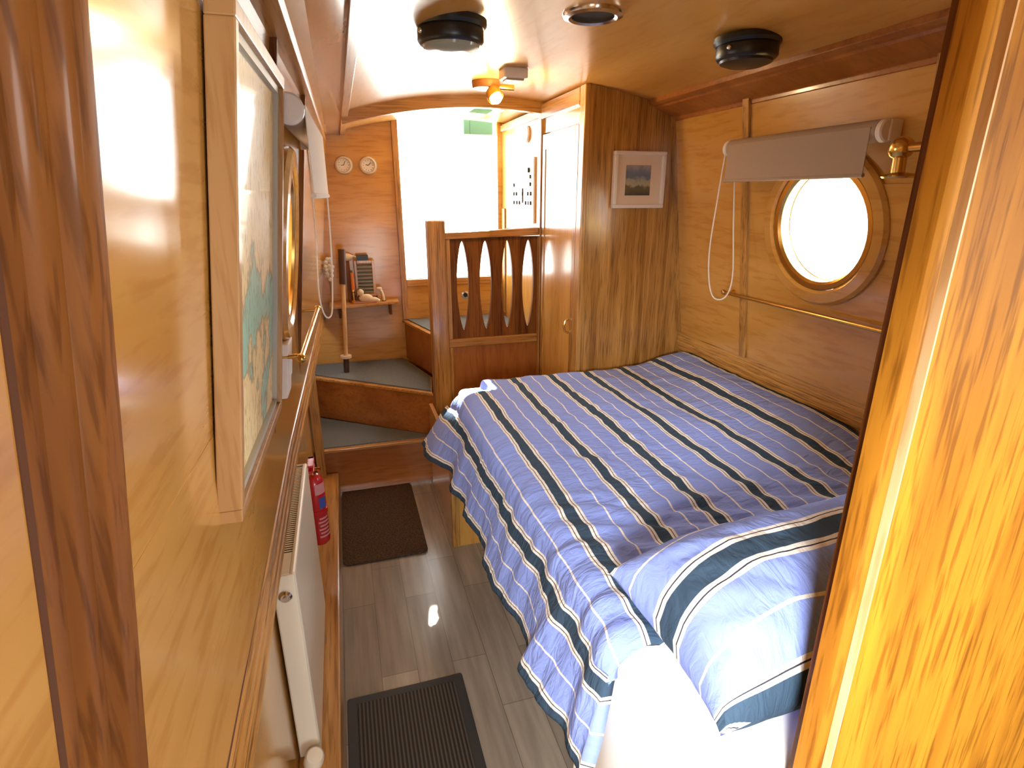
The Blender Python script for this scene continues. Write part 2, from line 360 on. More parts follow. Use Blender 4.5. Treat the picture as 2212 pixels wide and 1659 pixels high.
# near bulkhead: panel and jamb on the right, jamb on the left
bm = BM(); box(bm, .586, 1.66, .42, .445, 0, 2.05); obj('wall_near', bm, 'amber_z', kind='structure')
bm = BM()
prof = [(.5415, .438), (.541, .420), (.543, .413), (.549, .409), (.556, .409), (.562, .413), (.565, .420), (.565, .438)]
prism(bm, prof, 0, 2.03); obj('trim_3', bm, 'amber_z', kind='structure', smooth=True)
bm = BM(); box(bm, .560, .590, .450, .46, 0, 2.03); obj('trim_21', bm, 'dark_z', kind='structure')  # dark wood backing stands in for shade in the jamb groove
bm = BM(); box(bm, .5845, .587, .4185, .434, 0, 2.03); obj('trim_4', bm, 'pale_z', kind='structure')
bm = BM()
def lsec(z):
    q = [(-.02, .36), (.000, .36), (.003, .365), (.003, .376), (.009, .380), (.012, .385), (.012, .398), (.021, .402), (.024, .407), (.024, .43), (-.02, .43)]
    return [(XL(z, y) + dx, y, z) for dx, y in q]
loft(bm, lsec(0), lsec(2.03)); obj('trim_5', bm, 'dark_z', kind='structure', smooth=True)
bm = BM(); loft(bm, [(XL(0, .35) - .01, .352, 0), (XL(0, .35) + .001, .352, 0), (XL(0, .35) + .001, .36, 0), (XL(0, .35) - .01, .36, 0)], [(XL(2.03, .35) - .01, .352, 2.03), (XL(2.03, .35) + .001, .352, 2.03), (XL(2.03, .35) + .001, .36, 2.03), (XL(2.03, .35) - .01, .36, 2.03)]); obj('trim_23', bm, 'gap', kind='structure')  # dark strip painted as the shade line beside the post
# dado rails, cornices, coves, battens, corner beads
def rail_prism(name, pts, y0, y1, taper, mt):
    bm = BM(); loft(bm, [(x + taper * (y0 - 1.5), y0, z) for x, z in pts], [(x + taper * (y1 - 1.5), y1, z) for x, z in pts]); return obj(name, bm, mt, kind='structure', bevel=.002)
dado = [(0, .862), (.030, .862), (.036, .868), (.036, .884), (.026, .887), (.026, .893), (.035, .896), (.035, .910), (.025, .913), (.025, .919), (.034, .922), (.034, .936), (.024, .939), (.024, .944), (.032, .947), (.032, .956), (.026, .962), (0, .962)]
def bent(name, pts, mt):      # follows the side: parallel to the boat amidships, tapering aft
    bm = BM(); secs = []
    for yy in (.445, 1.6, 2.7, YB): secs.append([bm.verts.new((x + .022 * max(0, yy - 1.6), yy, z)) for x, z in pts])
    bm.faces.new(secs[0][::-1]); bm.faces.new(secs[-1]); n = len(pts)
    for a, b in zip(secs, secs[1:]):
        for i in range(n): j = (i + 1) % n; bm.faces.new((a[i], a[j], b[j], b[i]))
    return obj(name, bm, mt, kind='structure')
bent('trim_6', [(-.222 + a, z - .032) for a, z in dado], 'rail_oak')
bm = BM(); secs = []          # ply that eases from the rail back into the leaning cabin side
for q in range(13):
    yy = .445 + (YB - .445) * q / 12; o_ = .022 * max(0, yy - 1.6); d0 = -.193 + o_ - XL(.926, yy); row = [(-.26 + o_, yy, .92)]
    for e in range(11):
        t_ = e / 10; zz = .926 + .36 * t_; row.append((XL(zz, yy) + .0005 + d0 * (1 - t_) ** 2, yy, zz))
    row.append((XL(1.286, yy) - .02, yy, 1.286)); secs.append([bm.verts.new(p) for p in row])
for a, b in zip(secs, secs[1:]):
    for i in range(len(a)): j = (i + 1) % len(a); bm.faces.new((a[i], a[j], b[j], b[i]))
bm2 = BM()
for q in range(12):
    y0_, y1_ = .445 + (YB - .445) * q / 12, .445 + (YB - .445) * (q + 1) / 12
    pp = []
    for yy in (y0_, y1_):
        o_ = .022 * max(0, yy - 1.6); pp.append([(-.1945 + o_, yy, .928), (-.1925 + o_, yy, .930), (-.1935 + o_, yy, .934), (-.1965 + o_, yy, .934)])
    loft(bm2, pp[0], pp[1])
obj('trim_24', bm2, 'gap', kind='structure')  # dark line painted along the rail top as groove shade
obj('trim_22', bm, 'ply_y', kind='structure', smooth=True)
rail_prism('trim_7', [(1.62 - a, z) for a, z in dado], .45, 2.40, 0, 'rail_oak')
corn = [(-.02, 1.90), (.030, 1.90), (.034, 1.906), (.034, 1.925), (.026, 1.935), (.026, 1.95), (-.02, 2.0)]
rail_prism('trim_8', [(-.085 + a, z) for a, z in corn], .445, YB, .012, 'oak_y')
rail_prism('trim_9', [(-.05, 1.935), (.062, 1.958), (.062, 1.972), (-.05, 1.96)], .445, YB, 0, 'ply_y')
rail_prism('trim_10', [(.058, 1.94), (.088, 1.947), (.088, 1.985), (.058, 1.975)], .445, YB, 0, 'oak_y')
rc = [(1.335, 1.992), (1.335, 1.975), (1.350, 1.968), (1.362, 1.965), (1.368, 1.958), (1.385, 1.952), (1.445, 1.93), (1.455, 1.924), (1.456, 1.91), (1.47, 1.905), (1.50, 1.905), (1.50, 2.0)]
rail_prism('trim_11', rc, .45, 2.40, 0, 'red_x')
def batten(name, side, y, wd, z0, z1, mt, pr=.012):
    fx = (lambda z, yy: XL(z, yy)) if side < 0 else (lambda z, yy: XR(z)); s = -side
    bm = BM(); hexa(bm, [(fx(z0, y) - s * .01, y, z0), (fx(z0, y) + s * pr, y, z0), (fx(z0, y) + s * pr, y + wd, z0), (fx(z0, y) - s * .01, y + wd, z0),
                         (fx(z1, y) - s * .01, y, z1), (fx(z1, y) + s * pr, y, z1), (fx(z1, y) + s * pr, y + wd, z1), (fx(z1, y) - s * .01, y + wd, z1)])
    return obj(name, bm, mt, kind='structure', bevel=.002)
batten('trim_12', 1, 1.885, .035, .955, 1.93, 'oak_z')
batten('trim_13', 1, 1.16, .035, .955, 1.93, 'oak_z')
batten('trim_14', 1, 2.375, .024, .955, 1.93, 'oak_z')
batten('trim_15', -1, 1.36, .02, .955, 1.92, 'dark_z', .014)
batten('trim_16', -1, 2.06, .02, .955, 1.92, 'dark_z', .014)
bm = BM()
for i in range(24):     # curved beam under the roof at the cabin end
    x0, x1 = .06 + (1.06 - .06) * i / 24, .06 + (1.06 - .06) * (i + 1) / 24
    hexa(bm, [(x0, 2.95, ZC(x0) - .05), (x1, 2.95, ZC(x1) - .05), (x1, 2.995, ZC(x1) - .05), (x0, 2.995, ZC(x0) - .05), (x0, 2.95, ZC(x0) + .005), (x1, 2.95, ZC(x1) + .005), (x1, 2.995, ZC(x1) + .005), (x0, 2.995, ZC(x0) + .005)])
bmesh.ops.remove_doubles(bm, verts=bm.verts, dist=.0005)
obj('trim_17', bm, 'oak_x', kind='structure')
bm = BM(); box(bm, -.24, -.128, 1.0, 2.98, 0, .13); obj('trim_18', bm, 'oak_y', kind='structure', bevel=.006)
bm = BM(); hexa(bm, [(XR(1.42) - .008, 1.08, 1.42), (XR(1.42) + .01, 1.08, 1.42), (XR(1.42) + .01, 1.33, 1.42), (XR(1.42) - .008, 1.33, 1.42), (XR(1.63) - .008, 1.08, 1.63), (XR(1.63) + .01, 1.08, 1.63), (XR(1.63) + .01, 1.33, 1.63), (XR(1.63) - .008, 1.33, 1.63)])
obj('ghost_reflection_board', bm, 'ply_y', kind='structure', bevel=.002)  # added board standing in for a ghost reflection on the wall
bm = BM(); box(bm, -.235, -.19, 2.93, 3.0, 0, .86); obj('trim_20', bm, 'oak_z', kind='structure', bevel=.003)

# portholes
def porthole(name, hole, side, rw=.255):
    cy, cz, r = hole; fx = XL if side < 0 else XR
    s = -side                                 # direction into the cabin
    ax = Vector((1, 0, -.13 if side < 0 else .135)).normalized() * s
    if side > 0: ax = Vector((-1, 0, -.135)).normalized()
    c = Vector((fx(cz, cy), cy, cz))
    root = struct_root(name, c)
    bm = BM(); d = rw - .205; ring_tube(bm, c, ax, .205, [(0, -.005), (0, .016), (.008, .024), (d - .01, .022), (d, .012), (d, -.005)]); obj('wooden_ring', bm, 'ply_y', root, True)
    bm = BM(); ring_tube(bm, c, ax, .190, [(-.012, -.03), (-.012, .006), (-.004, .014), (.012, .014), (.0145, .006), (.0145, -.03)]); obj('brass_rim', bm, 'brass', root, True)
    bm = BM(); ring_tube(bm, c, ax, .182, [(-.006, -.085), (-.006, -.03), (.0, -.026), (.02, -.026), (.02, -.085)]); obj('liner', bm, 'brass' if side > 0 else 'oak_y', root, True)
    bm = BM(); lathe(bm, [(0, -.075), (.19, -.075)], c, ax, 48); obj('pane', bm, 'glass', root)
    return root
porthole('window_1', PL, -1); porthole('window_2', PR, 1); porthole('window_3', PF, -1); porthole('added_fill_porthole', PG, 1)  # the last is an unseen porthole added to light the left wall

# outside
bm = BM()
for a in ((-20, -.75, -20, 30), (2.1, 20, -20, 30), (-.75, 2.1, -20, YF - 2.5), (-.75, 2.1, 5.4, 30)): box(bm, a[0], a[1], a[2], a[3], .45, .5)
obj('ground', bm, 'ground', kind='structure')
bm = BM(); box(bm, -.3, 1.65, YB + .03, 5.2, .70, .75); o = obj('stern_deck', bm, 'white', kind='structure')
bm = BM(); box(bm, -.35, 1.7, 3.96, 5.3, 2.32, 2.35); obj('stern_sun_shield', bm, 'white', kind='structure')  # unseen slab above the deck that keeps sun out of the doorway
t = thing('stern_rail', 'grey double rail on the open stern deck outside the doorway', 'rail', (.6, 5.0, .75))
bm = BM(); cyl(bm, (.1, 5, 1.22), (1.4, 5, 1.22), .016); obj('top_bar', bm, 'rail', t, True)
bm = BM(); cyl(bm, (.1, 5, 1.12), (1.4, 5, 1.12), .016); obj('lower_bar', bm, 'rail', t, True)
for x in (.1, 1.4):
    bm = BM(); cyl(bm, (x, 5, .75), (x, 5, 1.23), .018); obj('post', bm, 'rail', t, True)
t = thing('hatch_box', 'pale green painted box under the hatch, seen in the bright doorway', 'box', (.98, 4.05, 1.93))
bm = BM(); box(bm, .90, 1.06, 4.0, 4.12, 1.99, 2.16); obj('body', bm, 'green', t, bevel=.005)
bm = BM(); box(bm, .86, .90, 4.0, 4.12, 1.99, 2.16); obj('side_flange', bm, 'green', t, bevel=.004)
bm = BM(); box(bm, .80, 1.12, 3.81, 4.14, 2.16, 2.18); obj('lid', bm, 'white', t)

# ------------------------------------------------------------------ bed
t = thing('bed_base', 'honey oak bed base under the striped duvet, open beneath at the near end', 'bed', (1.0, 1.5, 0))
bm = BM(); box(bm, .44, 1.585, .48, 2.385, .50, .55); obj('platform', bm, 'pale_z', t)
bm = BM(); box(bm, .42, 1.585, 2.285, 2.31, 0, .50); obj('end_panel', bm, 'ply_z', t)
bm = BM(); box(bm, .392, .412, 2.31, 2.94, 0, .50); obj('side_panel', bm, 'ply_y', t)
bm = BM(); box(bm, .385, .42, 2.275, 2.31, 0, .50); obj('corner_post', bm, 'oak_z', t, bevel=.004)
bm = BM(); box(bm, 1.10, 1.585, .50, 2.285, 0, .50); obj('locker', bm, 'ply_y', t)
bm = BM(); box(bm, .446, .47, .95, 2.285, .44, .55); obj('side_rail', bm, 'oak_y', t, bevel=.004)
# mattress
t = thing('mattress', 'mattress in a white fitted sheet, bare at the pillow end', 'mattress', (1.0, 1.4, .55))
bm = BM(); box(bm, .445, 1.582, .47, 2.37, .552, .775)
o = obj('fitted_sheet', bm, 'sheet', t); b = o.modifiers.new('bevel', 'BEVEL'); b.width = .03; b.segments = 4
for p in o.data.polygons: p.use_smooth = True
bm = BM()
N = 60
vv = []
for j in range(11):
    row = []
    for i in range(N + 1):
        y = .474 + .42 * i / N; z = .735 - .50 * j / 10
        row.append(bm.verts.new((.4435 - .007 * (1 + math.sin(y * 34 + j * .25)) * (j / 10) - .016 * j / 10, y, z)))
    vv.append(row)
for a, b in zip(vv, vv[1:]):
    for i in range(N): bm.faces.new((a[i], a[i + 1], b[i + 1], b[i]))
o = obj('sheet_skirt', bm, 'sheet', t, True); sm = o.modifiers.new('solid', 'SOLIDIFY'); sm.thickness = .003

def sstep(a, b, x):
    t = min(1, max(0, (x - a) / (b - a))); return t * t * (3 - 2 * t)
def fbm(x, y, s): return noise.fractal(Vector((x, y, s)), 1.0, 2.0, 4)
# duvet: one cloth whose u runs across the boat (stripes) and v along it
def duvet():
    bm = BM(); uvl = bm.loops.layers.uv.new('UVMap')
    Y0, Y1 = .735, 2.37; NV, NU = 170, 190
    RAD = .075; XE = .405
    top_len = 1.575 - (XE + RAD); arc = RAD * PI / 2
    grid = []
    for j in range(NV + 1):
        q = j / NV; yb = Y0 + (Y1 - Y0) * q
        drop = .215 + .03 * math.sin(yb * 5) * 0
        flare = .075 + .07 * sstep(1.9, 2.32, yb) + .010 * math.sin(yb * 15) + .006 * math.sin(yb * 27 + 1)
        total = top_len + arc + drop
        row = []
        for i in range(NU + 1):
            s = total * i / NU
            if s < top_len:
                x = 1.575 - s; z = .825 + .05 * sstep(1.25, 1.56, x) * sstep(.9, 1.6, yb); hang = 0; nx, nz = 0, 1
            elif s < top_len + arc:
                a = (s - top_len) / RAD; x = XE + RAD - RAD * math.sin(a); z = .825 - RAD + RAD * math.cos(a); hang = 0; nx, nz = -math.sin(a), math.cos(a)
            else:
                h = s - top_len - arc; x = XE - flare * (h / .215) ** .9; z = .75 - h * .93; hang = h; nx, nz = -1, 0
            y = yb
            # soft quilting and creases
            d = .012 * fbm(x * 3.2, yb * 2.6, 1.3) + .006 * fbm((x + yb * .5) * 9, (yb - x * .3) * 14, 4.1) * (1.2 if x < .95 else .7)
            near = 1 - sstep(.95, 1.45, yb)
            d += .005 * near * math.sin((yb * 1.0 + x * .35) * 70 + 3 * fbm(x * 3, yb * 3, 2))
            if hang > 0: d += .012 * math.sin(yb * 21 + 1.5 * fbm(yb * 2, hang * 3, 7)) * min(1, hang / .25)
            # foot end rolls over
            e = max(0, (yb - (Y1 - .09)) / .09); z -= .055 * e * e if hang == 0 else 0
            e2 = max(0, ((Y0 + .07) - yb) / .07); z -= .035 * e2 * e2 if hang == 0 else 0
            if x < .55: z -= .05 * sstep(2.1, 2.37, yb) * (1 - hang / .5)
            if hang > .0 and yb < .95: y -= .03 * (hang / .215) * (1 - sstep(.74, .95, yb))
            v = bm.verts.new((x + nx * d, y, z + nz * d)); row.append((v, s, yb))
        grid.append(row)
    for a, b in zip(grid, grid[1:]):
        for i in range(NU):
            q = [a[i], a[i + 1], b[i + 1], b[i]]
            f = bm.faces.new([k[0] for k in q])
            for lp, k in zip(f.loops, q): lp[uvl].uv = (k[1], k[2])
    o = obj('duvet', bm, 'duvet', None, True)
    sm = o.modifiers.new('solid', 'SOLIDIFY'); sm.thickness = .028; sm.offset = -1
    for p in o.data.polygons: p.use_smooth = True
    tag(o, 'blue duvet with navy and white stripes spread over the bed, hanging at the aisle', 'duvet')
duvet()
def pillow():
    bm = BM(); uvl = bm.loops.layers.uv.new('UVMap')
    W, D, T = .435, .175, .155; n = 90; m = 60; sides = {}
    for sgn in (1, -1):
        g = []
        for j in range(m + 1):
            row = []
            for i in range(n + 1):
                a, b = -1 + 2 * i / n, -1 + 2 * j / m
                pin_a = 1 - .07 * (1 - abs(b) ** 2) * abs(a) ** 4; pin_b = 1 - .09 * (1 - abs(a) ** 2) * abs(b) ** 4
                h = (max(0, 1 - abs(a) ** 4.0) ** .5) * (max(0, 1 - abs(b) ** 2.4) ** .55)
                x, y = a * W * pin_a, b * D * pin_b
                wr = .010 * fbm(x * 7, y * 9, 3 + sgn) * h + .007 * math.sin(25 * (a + b * .7) + 2 * fbm(x * 4, y * 4, 9)) * h * max(0, abs(a) - .45)
                z = sgn * T * h * (1 if sgn > 0 else .75) + wr
                if sgn < 0 and (i in (0, n) or j in (0, m)): row.append(sides[(i, j)])
                else:
                    v = bm.verts.new((x, y, z)); row.append(v)
                    if sgn > 0 and (i in (0, n) or j in (0, m)): sides[(i, j)] = v
            g.append(row)
        for j in range(m):
            for i in range(n):
                vs = (g[j][i], g[j][i + 1], g[j + 1][i + 1], g[j + 1][i])
                f = bm.faces.new(vs if sgn > 0 else vs[::-1])
                for lp in f.loops:
                    c = lp.vert.co
                    q = max(-1, min(1, c.y / D)); lp[uvl].uv = (math.asin(q) * .165 + .004 * math.sin(c.x * 30), c.x)
    rot = Matrix.Translation((.885, .678, .882)) @ Matrix.Rotation(math.radians(2), 4, 'Z') @ Matrix.Rotation(math.radians(5), 4, 'X')
    bm.transform(rot)
    o = obj('pillow', bm, 'pillow', None, True)
    for p in o.data.polygons: p.use_smooth = True
    tag(o, 'plump blue pillow with navy and white stripes at the near end of the bed', 'pillow')
pillow()

# ------------------------------------------------------------------ wardrobe beyond the bed
WX, WY0, WY1 = 1.055, 2.40, 2.985
t = thing('wardrobe', 'built-in honey oak wardrobe between the bed foot and the stair rail', 'wardrobe', (1.3, 2.7, 0))
bm = BM()
pts = [(WX, 0), (1.60, 0), (1.60, .9), (XR(.96), .96), (XR(1.97), 1.97), (1.4, ZC(1.4)), (1.2, ZC(1.2)), (WX, ZC(WX))]
loft(bm, [(x, WY0, z) for x, z in pts], [(x, WY0 + .02, z) for x, z in pts]); obj('side_panel', bm, 'oak_z', t)
bm = BM(); box(bm, WX + .004, WX + .02, WY0 + .02, WY1, 0, ZC(WX)); obj('carcass', bm, 'ply_z', t)
bm = BM(); box(bm, WX - .022, WX + .004, WY0 - .008, WY0 + .05, 0, ZC(WX) - .002); obj('corner_post', bm, 'oak_z', t, bevel=.005)
bm = BM(); box(bm, WX - .022, WX + .03, WY1 - .045, WY1, 0, ZC(WX) - .002); obj('far_stile', bm, 'oak_z', t, bevel=.004)
bm = BM(); box(bm, WX - .024, WX + .004, WY0 + .05, WY1 - .045, 1.965, ZC(WX) - .005); obj('top_moulding', bm, 'oak_y', t, bevel=.006)
bm = BM(); box(bm, WX - .008, WX + .004, WY0 + .05, WY1 - .045, 1.90, 1.965); obj('frieze', bm, 'ply_y', t)
bm = BM(); box(bm, WX - .014, WX + .003, WY0 + .06, WY1 - .062, .12, 1.892); d = obj('door', bm, 'ply_z', t, bevel=.003)
bm = BM()
for a in ((WY0 + .06, WY0 + .10, .12, 1.892), (WY1 - .10, WY1 - .062, .12, 1.892)): box(bm, WX - .018, WX - .013, a[0], a[1], a[2], a[3])
for z in ((.12, .18), (1.82, 1.892)): box(bm, WX - .018, WX - .013, WY0 + .10, WY1 - .10, z[0], z[1])
f = obj('door_frame', bm, 'oak_z', d, bevel=.002); f.matrix_parent_inverse = Matrix()
bm = BM(); tube(bm, [(WX - .02, 2.50, 1.03), (WX - .040, 2.50, 1.02), (WX - .046, 2.50, .995), (WX - .040, 2.50, .97), (WX - .02, 2.50, .96)], .006); f = obj('handle', bm, 'brass', d, True)
bm = BM(); box(bm, WX - .0165, WX - .005, WY1 - .060, WY1 - .047, .12, 1.892); obj('door_gap', bm, 'gap', t)
# picture on the wardrobe side
t = thing('seascape_picture', 'small framed seascape with a wide cream mount on the oak wardrobe side', 'picture', (1.30, 2.385, 1.55))
bm = BM(); X0, X1, Z0, Z1 = 1.176, 1.428, 1.546, 1.784
for a in ((X0, X1, Z0, Z0 + .016), (X0, X1, Z1 - .016, Z1), (X0, X0 + .016, Z0 + .016, Z1 - .016), (X1 - .016, X1, Z0 + .016, Z1 - .016)): box(bm, a[0], a[1], 2.372, 2.399, a[2], a[3])
obj('frame', bm, 'white', t, bevel=.003)
bm = BM(); box(bm, X0 + .014, X1 - .014, 2.386, 2.397, Z0 + .014, Z1 - .014); obj('mount', bm, mat('cream_mount', (.78, .68, .54, 1), .8), t)
bm = BM(); box(bm, 1.237, 1.360, 2.3845, 2.387, 1.60, 1.727); obj('print', bm, 'sea', t)

# electrics cupboard beyond the rail
t = thing('electrics_cupboard', 'tall honey ply cupboard wall beyond the stair rail with a switch panel', 'cupboard', (1.2, 3.4, .8))
bm = BM(); box(bm, WX + .006, WX + .024, WY1, YB, 0, 2.03); obj('side', bm, 'ply_z', t)
bm = BM(); box(bm, WX - .01, WX + .006, WY1 + .02, YB - .02, 1.985, 2.02); obj('top_moulding', bm, 'oak_y', t, bevel=.004)
bm = BM(); box(bm, WX - .004, WX + .006, 3.70, YB - .02, .83, 1.52); obj('end_board', bm, 'oak_z', t, bevel=.003)
bm = BM(); lathe(bm, [(0, 0), (.042, 0), (.045, .006), (.040, .014), (.034, .010), (0, .010)], (WX + .006, 3.244, 1.925), (-1, 0, 0)); obj('round_vent', bm, 'white', t, True)
sp = obj('switch_panel', (lambda b: (box(b, WX - .006, WX + .006, 3.10, 3.52, 1.45, 1.80), b)[1])(BM()), 'white', t, bevel=.003)
for zz, ys in ((1.56, (3.15, 3.19, 3.24, 3.36, 3.41, 3.47)), (1.61, (3.15, 3.20, 3.30, 3.42, 3.47)), (1.66, (3.16, 3.47)), (1.70, (3.16,))):
    for yy in ys:
        bm = BM(); box(bm, WX - .014, WX - .006, yy - .011, yy + .011, zz - .010, zz + .010); o = obj('switch', bm, 'black', sp)
bm = BM(); box(bm, WX - .012, WX - .006, 3.29, 3.31, 1.56, 1.64); obj('meter', bm, 'black', sp)
bm = BM(); lathe(bm, [(0, 0), (.014, 0), (.012, .012), (0, .012)], (WX - .006, 3.18, 1.735), (-1, 0, 0)); obj('dial', bm, 'black', sp, True)
bm = BM(); cyl(bm, (WX - .006, 3.5, 1.40), (WX - .05, 3.5, 1.40), .008); cyl(bm, (WX - .045, 3.5, 1.40), (WX - .045, 3.42, 1.395), .006); obj('lever', bm, 'black', t, True)

# ------------------------------------------------------------------ balustrade
t = thing('stair_balustrade', 'brown oak balustrade with flared splats between newel post and wardrobe', 'balustrade', (.75, 2.98, .55))
bm = BM(); box(bm, .432, .522, 2.945, 3.035, 0, 1.48); obj('newel_post', bm, 'oak_z', t, bevel=.006)
bm = BM(); hexa(bm, [(.522, 2.955, 1.385), (1.032, 2.955, 1.397), (1.032, 3.01, 1.397), (.522, 3.01, 1.385), (.522, 2.955, 1.418), (1.032, 2.955, 1.437), (1.032, 3.01, 1.437), (.522, 3.01, 1.418)]); obj('top_rail', bm, 'oak_x', t, bevel=.004)
bm = BM(); box(bm, .522, 1.032, 2.958, 3.006, .806, .852); obj('lower_rail', bm, 'oak_x', t, bevel=.004)
bm = BM(); box(bm, .522, 1.032, 2.97, 2.99, .05, .806); obj('lower_panel', bm, 'red_z', t)
bm = BM(); box(bm, .524, .546, 2.962, 2.998, .852, 1.386); box(bm, .524, .546, 2.962, 2.998, .06, .806); obj('side_stile', bm, 'oak_z', t, bevel=.003)
cs = [.612, .738, .859, .979]; hw = .033; zb, zt = .898, 1.374
def half(z):
    q = (z - zb) / (zt - zb)
    return hw * max(0, math.sin(PI * min(1, max(0, q)))) ** .62
edges = [.546] + cs + [1.032]
NS = 36
zs = [.852] + [zb + (zt - zb) * (.5 - .5 * math.cos(PI * i / NS)) for i in range(NS + 1)] + [1.392]
for k in range(5):
    bm = BM(); ring = []
    for z in zs:
        a = edges[k] + (half(z) if k > 0 else 0); b = edges[k + 1] - (half(z) if k < 4 else 0)
        ring.append([bm.verts.new((a, 2.974, z)), bm.verts.new((b, 2.974, z)), bm.verts.new((b, 2.994, z)), bm.verts.new((a, 2.994, z))])
    bm.faces.new(ring[0][::-1]); bm.faces.new(ring[-1])
    for p, q in zip(ring, ring[1:]):
        for i in range(4): j = (i + 1) % 4; bm.faces.new((p[i], p[j], q[j], q[i]))
    obj('splat', bm, 'dark_z', t)

# ------------------------------------------------------------------ winder stairs
t = thing('winder_stairs', 'three winding timber steps with blue grey carpet treads at the cabin end', 'stairs', (.1, 3.3, 0))
LX = -.238
polys = [([(LX, 2.985), (.425, 2.985), (.425, 3.0), (LX, 3.51)], .27), ([(LX, 3.51), (.428, 3.0), (.428, 3.04), (.47, 3.3), (.352, YB), (LX, YB)], .54),
         ([(.352, YB), (.472, 3.31), (.50, 3.042), (WX, 3.04), (WX, YB)], .81)]
prev = 0
for k, (pg, z) in enumerate(polys):
    bm = BM(); prism(bm, pg, z - .022, z - .004); tr = obj('tread', bm, 'oak_x', t, bevel=.004)
    c = Vector((sum(p[0] for p in pg) / len(pg), sum(p[1] for p in pg) / len(pg)))
    if k == 0: ip = [(LX + .01, 3.015), (.40, 3.012), (.415, 3.02), (LX + .01, 3.50)]
    elif k == 1: ip = [(LX + .01, 3.545), (.42, 3.035), (.455, 3.3), (.34, YB - .01), (LX + .01, YB - .01)]
    else: ip = [(.385, YB - .01), (.50, 3.32), (.53, 3.06), (WX - .01, 3.06), (WX - .01, YB - .01)]
    bm = BM(); prism(bm, ip, z - .005, z + .003); obj('carpet', bm, 'carpet', tr)
    bm = BM()
    if k == 0: box(bm, LX, .41, 3.0, 3.018, 0, z - .022)
    else:
        a, b = Vector((*pg[0], 0)), Vector((*pg[1], 0)); dd = (b - a).normalized(); nn = Vector((-dd.y, dd.x, 0))
        if k == 1: nn = nn if nn.y > 0 else -nn
        else: nn = nn if nn.x > 0 else -nn
        a += nn * .016; b += nn * .016
        prism(bm, [(a.x, a.y), (b.x, b.y), ((b + nn * .016).x, (b + nn * .016).y), ((a + nn * .016).x, (a + nn * .016).y)], z - .27, z - .022)
        if k == 2:
            prism(bm, [(.49, 3.30), (.515, 3.042), (.53, 3.042), (.505, 3.30)], z - .27, z - .022)
    obj('riser', bm, 'red_x', t)
bm = BM(); box(bm, .36, 1.04, YB - .008, YB, .81, OZ0 - .045); obj('back_board', bm, 'ply_x', t)
bm = BM(); lathe(bm, [(0, 0), (.026, 0), (.026, .004), (.016, .006), (.014, .002), (0, .002)], (.79, YB - .008, .955), (0, -1, 0)); obj('socket_ring', bm, 'chrome', t, True)
bm = BM(); lathe(bm, [(0, 0), (.013, 0), (.013, .003), (0, .003)], (.79, YB - .012, .955), (0, -1, 0)); obj('socket_hole', bm, 'black', t, True)
bm = BM(); box(bm, LX, .40, 2.965, 2.999, 0, .012); obj('threshold_strip', bm, 'chrome', t)

# ------------------------------------------------------------------ stern bulkhead: gauges, shelf, ornaments
def gauge(x, label, ang):
    t = thing('brass_gauge', label, 'gauge', (x, YB, 1.776), 'round gauges on the stern bulkhead')
    bm = BM(); lathe(bm, [(0, 0), (.052, 0), (.054, .008), (.048, .022), (.040, .026), (.036, .020), (.036, .012), (0, .012)], (x, YB, 1.776), (0, -1, 0)); obj('bezel', bm, 'bezel', t, True)
    bm = BM(); lathe(bm, [(0, .0125), (.036, .0125), (.036, .014), (0, .014)], (x, YB, 1.776), (0, -1, 0)); d = obj('dial', bm, 'white', t)
    bm = BM()
    for i in range(12):
        a = 2 * PI * i / 12; c, s = math.cos(a), math.sin(a)
        cyl(bm, (x + c * .026, YB - .0145, 1.776 + s * .026), (x + c * .032, YB - .0145, 1.776 + s * .032), .0011, 6)
    obj('tick_marks', bm, 'black', t)
    for L, a in ((.024, ang), (.016, ang + 2.1)):
        bm = BM(); cyl(bm, (x, YB - .016, 1.776), (x + L * math.cos(a), YB - .016, 1.776 + L * math.sin(a)), .0016, 6); obj('hand', bm, 'black', t)
gauge(.064, 'left of the two round silver gauges on the stern bulkhead', 1.2)
gauge(.208, 'right of the two round silver gauges, nearer the bright doorway', .8)
t = thing('ornament_shelf', 'narrow curved oak shelf on the stern bulkhead above the second step', 'shelf', (.1, 3.7, .94))
bm = BM(); prism(bm, [(-.10, YB), (-.10, 3.60), (0, 3.60), (.10, 3.615), (.2, 3.64), (.33, 3.675), (.335, YB)], .935, .955); obj('board', bm, 'oak_x', t, bevel=.004)
for bx, by in ((-.05, 3.68), (.27, 3.71)):
    bm = BM(); box(bm, bx, bx + .015, by, YB, .86, .935); obj('bracket', bm, 'dark_z', t)
t = thing('louvred_frame', 'small wooden frame of grey louvre slats standing on the ornament shelf', 'ornament', (.13, 3.7, .955))
bm = BM()
for a in ((.070, .086, .99, 1.215), (.178, .194, .99, 1.215), (.086, .178, 1.197, 1.215), (.086, .178, .99, 1.006)): box(bm, a[0], a[1], 3.70, 3.725, a[2], a[3])
obj('frame', bm, 'oak_z', t, bevel=.002)
bm = BM()
for i in range(8):
    z = 1.014 + .0228 * i
    hexa(bm, [(.086, 3.698, z), (.178, 3.698, z), (.178, 3.72, z + .012), (.086, 3.72, z + .012), (.086, 3.698, z + .004), (.178, 3.698, z + .004), (.178, 3.72, z + .016), (.086, 3.72, z + .016)])
obj('slats', bm, 'slate', t)
bm = BM(); box(bm, .088, .160, 3.70, 3.73, 1.215, 1.247); obj('top_block', bm, 'black', t)
bm = BM(); box(bm, .06, .20, 3.69, 3.74, .955, .99); obj('foot', bm, 'dark_z', t)
t = thing('reclining_figurine', 'cream figurine reclining on the shelf in front of the louvred frame', 'figurine', (.14, 3.66, .955))
